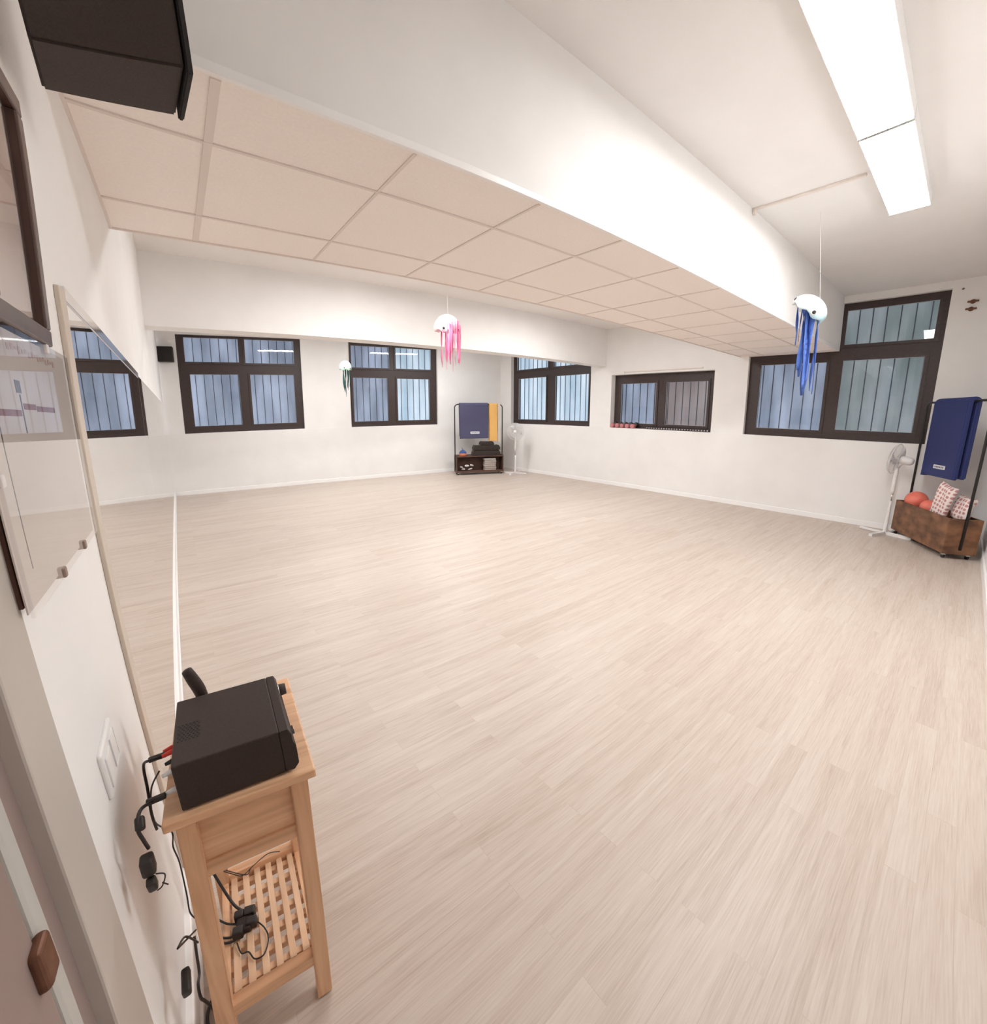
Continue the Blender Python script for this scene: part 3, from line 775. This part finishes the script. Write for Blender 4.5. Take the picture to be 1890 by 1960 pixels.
jellyfish((2.755, 4.3, 2.36), 'pink jellyfish mobile with white round bell in front of the beam', (.90, .46, .52), (.93, .90, .90), (.66, .17, .32),
          .148, .155, (.18, 0), [(-.80, -.55, .26, .012, .05), (-.55, -.88, .36, .020, .06), (-.38, -.95, .46, .050, .05), (-.20, -1.0, .56, .060, .07), (.05, -1.02, .50, .036, .08), (.28, -1.0, .44, .070, .09), (.46, -.92, .48, .070, .09), (.78, -.65, .46, .020, .05), (-.3, .3, .46, .050), (.2, .4, .40, .050), (.0, .1, .48, .050)],
          [(-2.35, -.05), (-1.0, -.10)])
jellyfish((2.70, 7.6, 2.21), 'green jellyfish mobile with round pale bell at the second far window', (.35, .70, .48), (.82, .95, .88), (.008, .060, .060),
          .108, .125, (.15, 0), [(-.45, -.3, .36, .034), (-.30, .1, .44, .040), (-.15, -.2, .52, .022), (.25, -.3, .36, .030), (.40, .0, .40, .036), (.65, -.1, .34, .026), (.1, .4, .36, .034)],
          [(-2.1, .0), (-1.1, -.05)])

# ------------------------------------------------------------------ stand fans
def fan(loc, face, label, hz, R, rz=0, foot=.30):
    t = thing('stand_fan', label, 'fan', loc)
    rb = Matrix.Rotation(rz, 4, 'Z')
    for i in range(4):
        b = BM(); box(b, .012, foot, -.017, .017, .003, .030, .004, rb @ Matrix.Rotation(i*PI/2, 4, 'Z')); obj('foot', b, M['fanwhite'], t)
    b = BM(); lathe(b, [(0, .002), (.026, .002), (.028, .03), (.018, .06), (.016, .36), (.0155, .42), (0, .42)], 18); obj('lower_pole', b, M['fanwhite'], t)
    b = BM(); tube(b, [(0, 0, .40), (0, 0, .52)], .009, 12); obj('inner_pole', b, M['chrome'], t)
    b = BM(); lathe(b, [(0, .50), (.014, .50), (.022, .56), (.020, .62), (.024, .76), (.018, hz-.06), (0, hz-.06)], 18); obj('control_column', b, M['fanwhite'], t)
    f = Vector(face).normalized()
    q = f.to_track_quat('Z', 'Y').to_matrix().to_4x4()
    HM = Matrix.Translation((0, 0, hz)) @ q
    b = BM(); lathe(b, [(0, -.15), (.03, -.148), (.045, -.13), (.05, -.08), (.048, -.03), (.03, -.01), (0, -.01)], 20, HM); mo = obj('motor', b, M['fanwhite'], t)
    b = BM(); tube(b, [(0, 0, hz-.09), Vector((0, 0, hz-.05))-f*.03, Vector((0, 0, hz-.02))-f*.06], [.018, .02, .022], 12); obj('neck', b, M['fanwhite'], t)
    b = BM()
    cz = .025
    for k in range(60):
        a = 2*PI*k/60; c, s = math.cos(a), math.sin(a)
        p = [(r*c, r*s, z) for r, z in ((.035, cz+.045), (R*.6, cz+.045), (R*.92, cz+.028), (R, cz), (R*.92, cz-.03), (R*.5, cz-.05), (.045, cz-.05))]
        tube(b, [HM @ Vector(x) for x in p], .0015, 4)
    for r, z in ((R, cz), (R*.62, cz+.045), (.035, cz+.045), (R*.55, cz-.05)):
        tube(b, [HM @ Vector((r*math.cos(2*PI*k/40), r*math.sin(2*PI*k/40), z)) for k in range(41)], .002 if r != R else .0045, 5)
    obj('guard', b, M['fanwhite'], t)
    b = BM(); lathe(b, [(0, cz+.040), (.036, cz+.040), (.034, cz+.052), (0, cz+.054)], 20, HM); obj('badge', b, M['fanwhite'], t)
    for k in range(3):
        b = BM(); rows = []
        for i in range(7):
            r = .02+(R*.86-.02)*i/6; wd = .35+.55*math.sin(i/6*PI*.75)
            rows.append([b.verts.new(HM @ Vector((r*math.cos(2*PI*k/3+wd*j), r*math.sin(2*PI*k/3+wd*j), cz-.012+.03*j+zz))) for zz in (0, .002) for j in ((-.5, 0, .5) if zz == 0 else (.5, 0, -.5))])
        for r0, r1 in zip(rows, rows[1:]):
            for m_ in range(6): b.faces.new((r0[m_], r0[(m_+1) % 6], r1[(m_+1) % 6], r1[m_]))
        b.faces.new(rows[0]); b.faces.new(rows[-1][::-1])
        obj('blade', b, M['blade'], t, smooth=True)
    return t
M['blade'] = mat('pale_blade', (.78, .76, .77), .3)
M['blade'].node_tree.nodes['Principled BSDF'].inputs['Alpha'].default_value = .55
fan((6.664, .529, 0), (.22, .95, .12), 'white stand fan seen side-on beside the crate of balls', .93, .180, math.radians(68), .29)
fan((6.37, 7.15, 0), (-.75, -.65, .02), 'white stand fan facing the room in the far corner', .95, .19, math.radians(115), .28)

# ------------------------------------------------------------------ mat racks
def rack(loc, rz, L_, depth, H, label, front_open=False, m='crate', zb=.055, ch=.37):
    """garment rack with a wheeled crate; local x along the rack, local -y towards the room"""
    t = thing('rolling_rack', label, 'rack', loc, rz)
    hl, hd, th = L_/2, depth/2, .018
    r = .0125; rc = .075
    pts = [(-hl-.006, 0, zb+.05), (-hl-.006, 0, H-rc)]
    for i in range(1, 7): a = i/6*PI/2; pts.append((-hl-.006+rc*(1-math.cos(a)), 0, H-rc+rc*math.sin(a)))
    pts2 = [(-x, y, z) for x, y, z in pts[::-1]]
    b = BM(); tube(b, pts+pts2, r, 12); obj('rail_frame', b, M['tubeblk'], t, smooth=True)
    if not front_open:
        b = BM(); box(b, -hl, hl, -hd, -hd+th, zb, zb+ch, .003); obj('front_board', b, M[m], t)
    else:
        b = BM(); box(b, -hl, hl, -hd, -hd+th, zb, zb+.045, .003); obj('front_board', b, M[m], t)
    b = BM(); box(b, -hl, hl, hd-th, hd, zb, zb+ch, .003); obj('rear_board', b, M[m], t)
    for sx in (-1, 1):
        b = BM(); x = sx*(hl-th/2); box(b, x-th/2, x+th/2, -hd+th, hd-th, zb, zb+ch, .002); obj('end_board', b, M[m], t)
    b = BM(); box(b, -hl+th, hl-th, -hd+th, hd-th, zb+.004, zb+.02); obj('bottom_board', b, M[m], t)
    if front_open:
        b = BM(); box(b, -hl+th, hl-th, -hd+.02, hd-th, zb+ch-.035, zb+ch-.015); obj('top_board', b, M[m], t)
    for sx in (-1, 1):
        for sy in (-1, 1):
            x, y = sx*(hl-.045), sy*(hd-.04)
            b = BM(); box(b, x-.016, x+.016, y-.016, y+.016, .035, zb+.002, .002); c_ = obj('caster', b, M['chrome'], t)
            b = BM(); lathe(b, [(0, -.009), (.02, -.009), (.022, -.005), (.022, .005), (.02, .009), (0, .009)], 16, Matrix.Translation((x, y, .022)) @ Matrix.Rotation(PI/2, 4, 'X')); obj('wheel', b, M['cable'], c_)
    return t
def draped(name, label, mw, x0, x1, zf, zr, zt, thick, m, drum=.03, cat='mat', tagbox=None, group=None, wav=0):
    """mat folded over a rail: front drop to zf, rear drop to zr, local -y is the front"""
    t = thing(name, label, cat, mw=mw, group=group)
    prof = []  # outer line
    R_ = drum+thick
    prof.append((-R_, zf)); n = 8
    for i in range(n+1): a = PI-PI*i/n; prof.append((R_*math.cos(a), zt-R_+R_*math.sin(a)))
    prof.append((R_, zr))
    inner = [(drum, zr)]
    for i in range(n+1): a = PI*i/n; inner.append((drum*math.cos(a), zt-R_+drum*math.sin(a)))
    inner.append((-drum, zf))
    b = BM()
    pts = prof+inner
    cols = 9
    rows = []
    for j in range(cols):
        x = x0+(x1-x0)*j/(cols-1)
        rows.append([b.verts.new((x+(wav*math.sin(z*9) if wav else 0), y, z)) for y, z in pts])
    np_ = len(pts)
    for r0, r1 in zip(rows, rows[1:]):
        for k in range(np_): b.faces.new((r0[k], r0[(k+1) % np_], r1[(k+1) % np_], r1[k]))
    # end caps as quad strips
    for r in (rows[0], rows[-1]):
        o_ = r[:len(prof)]; i_ = r[len(prof):][::-1]
        for k in range(len(prof)-1): b.faces.new((o_[k], o_[k+1], i_[k+1], i_[k]))
    bmesh.ops.remove_doubles(b, verts=b.verts[:], dist=1e-5)
    es = [e for e in b.edges if len(e.link_faces) == 2 and e.calc_face_angle(0) > 1.0]
    bmesh.ops.bevel(b, geom=es, offset=min(thick*.3, .012), segments=3, affect='EDGES')
    obj('mat_body', b, m, t, smooth=False)
    if tagbox:
        a0, a1, z0, z1 = tagbox
        b = BM(); box(b, a0, a1, -R_-.003, -R_+.002, z0, z1, .0015, seg=1); tg = obj('label_tag', b, M['tag'], t)
        b = BM()
        nn = 6; w_ = (a1-a0)/(nn+1.5)
        for i in range(nn):
            s = a0+w_*(.75+i); hh = z1-z0
            box(b, s+w_*.15, s+w_*.8, -R_-.0038, -R_-.0028, z0+hh*.3, z0+hh*.7)
        obj('tag_lettering', b, M['tagtxt'], tg)
    return t
# near rack, slantwise across the right-hand corner
P1 = Vector((5.925, -.02, 0)); ad = Vector((.868, .496, 0)); bd = Vector((.496, -.868, 0))
RL, RD = 1.028, .285
c0 = P1+ad*RL/2+bd*RD/2
rz2 = math.atan2(ad.y, ad.x)
# local x runs from the near end to the window end; local -y must face the room, so turn by 180
rack((c0.x, c0.y, 0), rz2+PI, RL, RD, 1.60, 'dark crate rack slantwise in the right corner holding salmon balls and cushions')
RM2 = Matrix.Translation(c0) @ Matrix.Rotation(rz2+PI, 4, 'Z')
draped('folded_mat', 'thick navy exercise mat draped over the right-hand rack rail', RM2, -.268, .275, .785, .795, 1.640, .046, M['navy'], .0115, tagbox=(-.08, .12, .875, .917))

def ball(loc, R, label, m='salmon', group=None):
    t = thing('exercise_ball', label, 'ball', loc, group=group)
    b = BM(); bmesh.ops.create_uvsphere(b, u_segments=36, v_segments=24, radius=R)
    for v in b.verts: v.co.z *= .96
    obj('ball_shell', b, M[m], t, smooth=True)
    b = BM(); lathe(b, [(0, R*.955), (.012, R*.955), (.010, R*.972), (0, R*.975)], 12, Matrix.Rotation(.9, 4, 'X')); obj('valve_plug', b, M[m], t)
def rl(x, y, z): return RM2 @ Vector((x, y, z))
BR = .114
ball(rl(-.376, .0, .45), BR, 'salmon exercise ball at the fan end of the right crate, higher one')
ball(rl(-.145, .024, .41), .095, 'salmon exercise ball between the taller ball and the cushions')

def cushion(mw, label, w_, h_, t_=.05):
    t = thing('printed_cushion', label, 'cushion', mw=mw)
    b = BM(); nu, nv = 18, 14
    def pt(u, v, s):
        x = (u-.5)*w_; z = (v-.5)*h_
        e = (1-abs(2*u-1)**4)*(1-abs(2*v-1)**4)
        pin = 1-.07*(1-abs(2*v-1)**2)*abs(2*u-1)**2-.0
        pin2 = 1-.07*(1-abs(2*u-1)**2)*abs(2*v-1)**2
        return Vector((x*pin, s*t_*e**.6+.006*math.sin(9*u+5*v), z*pin2))
    for s in (-1, 1):
        g = [[b.verts.new(pt(i/nu, j/nv, s)) for j in range(nv+1)] for i in range(nu+1)]
        for i in range(nu):
            for j in range(nv): b.faces.new((g[i][j], g[i+1][j], g[i+1][j+1], g[i][j+1]))
    bmesh.ops.remove_doubles(b, verts=b.verts[:], dist=.0004)
    obj('cushion_cover', b, M['dots'], t, smooth=True)
    b = BM(); 
    tube(b, [(-w_*.5, .003, -h_*.5), (-w_*.25, .004, -h_*.475), (0, .004, -h_*.465), (w_*.25, .004, -h_*.475), (w_*.5, .003, -h_*.5)], .003, 6); obj('seam', b, M['dots'], t)
cushion(RM2 @ Matrix.Translation((.215, -.066, .545)) @ Matrix.Rotation(.20, 4, 'Y') @ Matrix.Rotation(-.07, 4, 'X'), 'pink-dotted white cushion standing upright in the right crate', .27, .40, .038)
cushion(RM2 @ Matrix.Translation((.355, .042, .505)) @ Matrix.Rotation(.05, 4, 'Y') @ Matrix.Rotation(-.2, 4, 'X'), 'pink-dotted white cushion lying lower at the crate front corner', .25, .27, .045)

# far rack in the corner
pl, pr_ = Vector((5.235, 7.88, 0)), Vector((6.225, 7.45, 0))
c1 = (pl+pr_)/2; rz1 = math.atan2(pr_.y-pl.y, pr_.x-pl.x)
rack((c1.x, c1.y, 0), rz1, (pr_-pl).length, .30, 1.555, 'dark open-fronted crate rack in the far corner with hanging mats', True, 'crate2', .05, .38)
RM1 = Matrix.Translation(c1) @ Matrix.Rotation(rz1, 4, 'Z')
draped('folded_mat', 'slate-blue exercise mat with white tag over the far rack rail', RM1, -.435, .215, .80, .86, 1.59, .03, M['navy2'], .014, tagbox=(-.20, .005, .905, .955))
draped('folded_mat', 'mustard yellow mat hanging beside the slate-blue one on the far rack', RM1, .235, .42, .735, .76, 1.582, .022, M['yellow'], .014, wav=.006)
draped('folded_mat', 'narrow cream mat at the right end of the far rack rail', RM1, .437, .490, .70, .95, 1.578, .018, M['cream'], .014)
def R1(x, y, z): return RM1 @ Vector((x, y, z))
# bobble hat on the far crate
t = thing('knit_pouch', 'blue and orange knitted pouch with a loop on the far crate', 'pouch', R1(-.375, -.03, .415))
b = BM(); lathe(b, [(0, 0), (.075, 0), (.088, .03), (.080, .062)], 20); obj('orange_half', b, M['orange'], t)
b = BM(); lathe(b, [(.080, .060), (.084, .075), (.06, .11), (.02, .135), (0, .138)], 20); obj('blue_half', b, M['bluekn'], t)
b = BM(); tube(b, smooth_path([(0, 0, .135), (-.012, 0, .16), (-.025, 0, .185)], 4), .005, 6); obj('loop', b, M['bluekn'], t)
# stacked black step blocks on the far crate
def block(x0, x1, z0, z1, y0, y1, label, notch=False):
    t = thing('step_block', label, 'block', R1((x0+x1)/2, (y0+y1)/2, z0), rz1, group='black step blocks on the far crate')
    h = (x1-x0)/2; hy_ = (y1-y0)/2; hh = z1-z0
    b = BM(); extrude_poly(b, [(-h, 0), (h, 0), (h, hh*.55), (h-.03, hh), (h-.05, hh), (h-.06, hh*.9), (-h+.06, hh*.9), (-h+.05, hh), (-h+.03, hh), (-h, hh*.55)], -hy_, hy_,
        Matrix(((1, 0, 0, 0), (0, 0, 1, 0), (0, 1, 0, 0), (0, 0, 0, 1))), .003); obj('block_body', b, M['blackm'], t)
    for k in (.3, .62):
        b = BM(); box(b, -h+.03, h-.03, -hy_-.004, -hy_+.001, hh*k-.006, hh*k+.006, .001); obj('groove_strip', b, M['cable'], t)
block(-.155, .475, .416, .536, -.10, .10, 'long black step block, lowest of the stack on the far crate')
block(-.135, .47, .540, .648, -.10, .10, 'long black step block, middle of the stack on the far crate')
block(.02, .33, .652, .730, -.09, .09, 'short black step block topping the stack on the far crate')
# rings and towels in the far crate
for i, (x, y, z, tl, lb) in enumerate(((-.285, -.115, .190, .35, 'rightmost of the tilted pair'), (-.168, -.10, .195, .3, 'rightmost one'), (-.40, -.10, .158, .25, 'leftmost of all'), (-.365, -.112, .112, .2, 'second from the bottom'), (-.21, -.118, .112, .15, 'lowest one'))):
    t = thing('toning_ring', 'small pale grip ring in the far crate, ' + ('upper one in the middle' if i == 0 else lb), 'ring', R1(x-.02, y, z+.012))
    t.rotation_euler = (tl, .1*i, .5*i)
    b = BM(); tube(b, [(.045*math.cos(2*PI*k/24), .026*math.sin(2*PI*k/24), 0) for k in range(25)], .011, 8, cap=False); obj('ring_tube', b, M['whiteg'], t, smooth=True)
    b = BM(); box(b, -.034, .034, -.004, .004, -.004, .006, .002); obj('cross_grip', b, M['whiteg'], t)
b_ = 0
for i in range(6):
    z = .072+i*.047
    t = thing('folded_towel', 'grey folded towel in the far crate, %s of its stack' % ['lowest', 'second from the bottom', 'third from the bottom', 'third from the top', 'second from the top', 'topmost'][i], 'towel',
              R1(.235+.006*math.sin(i*2.1), -.045, z), rz1+.03*math.sin(i*3), group='grey towels stacked in the far crate')
    b = BM(); box(b, -.135, .135, -.085, .085, 0, .045, .014, seg=3); obj('towel_body', b, M['paper'], t, smooth=True)

# ------------------------------------------------------------------ window sill of the low window
def sill(u, d_, z): return MW2 @ Vector((u, d_, z))
def dumbbell(u, d_, z, m, label, L_=.13, r=.033, group=None):
    t = thing('dumbbell', label, 'dumbbell', sill(u, d_, z+r), 0, group=group)
    rot = MW2.to_3x3().to_4x4()
    t.matrix_world = Matrix.Translation(sill(u, d_, z+r)) @ rot @ Matrix.Rotation(PI/2, 4, 'Z')
    for s in (-1, 1):
        b = BM(); lathe(b, [(0, -.028), (r*.75, -.028), (r, -.018), (r, .018), (r*.75, .028), (0, .028)], 6 if m == 'darkdb' else 16, Matrix.Translation((s*(L_/2-.028), 0, 0)) @ Matrix.Rotation(PI/2, 4, 'Y'))
        obj('weight_head', b, M[m], t)
    b = BM(); tube(b, [(-L_/2+.03, 0, 0), (L_/2-.03, 0, 0)], .012, 10); obj('grip', b, M[m], t)
nm = ['nearest the window jamb', 'second from the jamb', 'third from the jamb', 'fourth from the jamb', 'fifth, farthest from the jamb']
for i in range(5):
    dumbbell(-4.93+i*.112, .055, 1.11, 'pinkdb', 'pink dumbbell on the low window sill, ' + nm[i], .10, .042, group='pink dumbbells on the sill')
for i in range(5):
    dumbbell(-4.90+i*.112, .115, 1.11+.035, 'darkdb', 'black dumbbell behind the pink row, ' + nm[i], .08, .040, group='black dumbbells on the sill')
t = thing('studded_strap', 'dark strap with pale studs lying along the low window sill', 'strap', mw=MW2 @ Matrix.Translation((-3.62, .06, 1.11)))
b = BM(); box(b, -.58, .58, -.03, .03, 0, .030, .008, seg=3); obj('strap_body', b, M['darkdb'], t)
for i in range(24):
    b = BM(); lathe(b, [(0, 0), (.010, 0), (.008, .006), (0, .007)], 10, Matrix.Translation((-.56+i*.0485, -.028, .022)) @ Matrix.Rotation(PI/2, 4, 'X')); obj('stud', b, M['whiteg'], t)

# ------------------------------------------------------------------ blind rails and wall fixings
t = thing('blind_rail', 'slim cream blind rail above the low two-pane window', 'rail', mw=MW2 @ Matrix.Translation((-3.95, .03, 2.145)))
b = BM(); box(b, -.74, .74, -.022, 0, -.008, .010, .003); obj('rail_body', b, M['tbar'], t)
for s in (-1, 1):
    b = BM(); box(b, s*.74-.008, s*.74+.008, -.026, 0, -.012, .014, .002); obj('end_cap', b, M['tbar'], t)
t = thing('wall_hook', 'small dark double hook high on the right window wall, upper one', 'hook', mw=MW2 @ Matrix.Translation((-.154, .03, 2.713)))
def hook(t):
    b = BM(); lathe(b, [(0, 0), (.022, 0), (.024, .004), (.012, .010), (.010, .03), (0, .032)], 16, Matrix.Rotation(PI/2, 4, 'X')); obj('rosette', b, M['copper'], t)
    b = BM(); box(b, -.045, .045, -.022, -.012, -.010, .010, .004); obj('cross_bar', b, M['copper'], t)
hook(t)
t = thing('wall_hook', 'small dark double hook high on the right window wall, lower one', 'hook', mw=MW2 @ Matrix.Translation((-.160, .03, 2.635))); hook(t)
t = thing('wall_screw', 'single dull screw above the two wall hooks', 'screw', mw=MW2 @ Matrix.Translation((-.25, .03, 2.865)))
b = BM(); lathe(b, [(0, 0), (.012, 0), (.010, .006), (0, .008)], 12, Matrix.Rotation(PI/2, 4, 'X')); obj('screw_head', b, M['screw'], t)
bpy.context.view_layer.update()
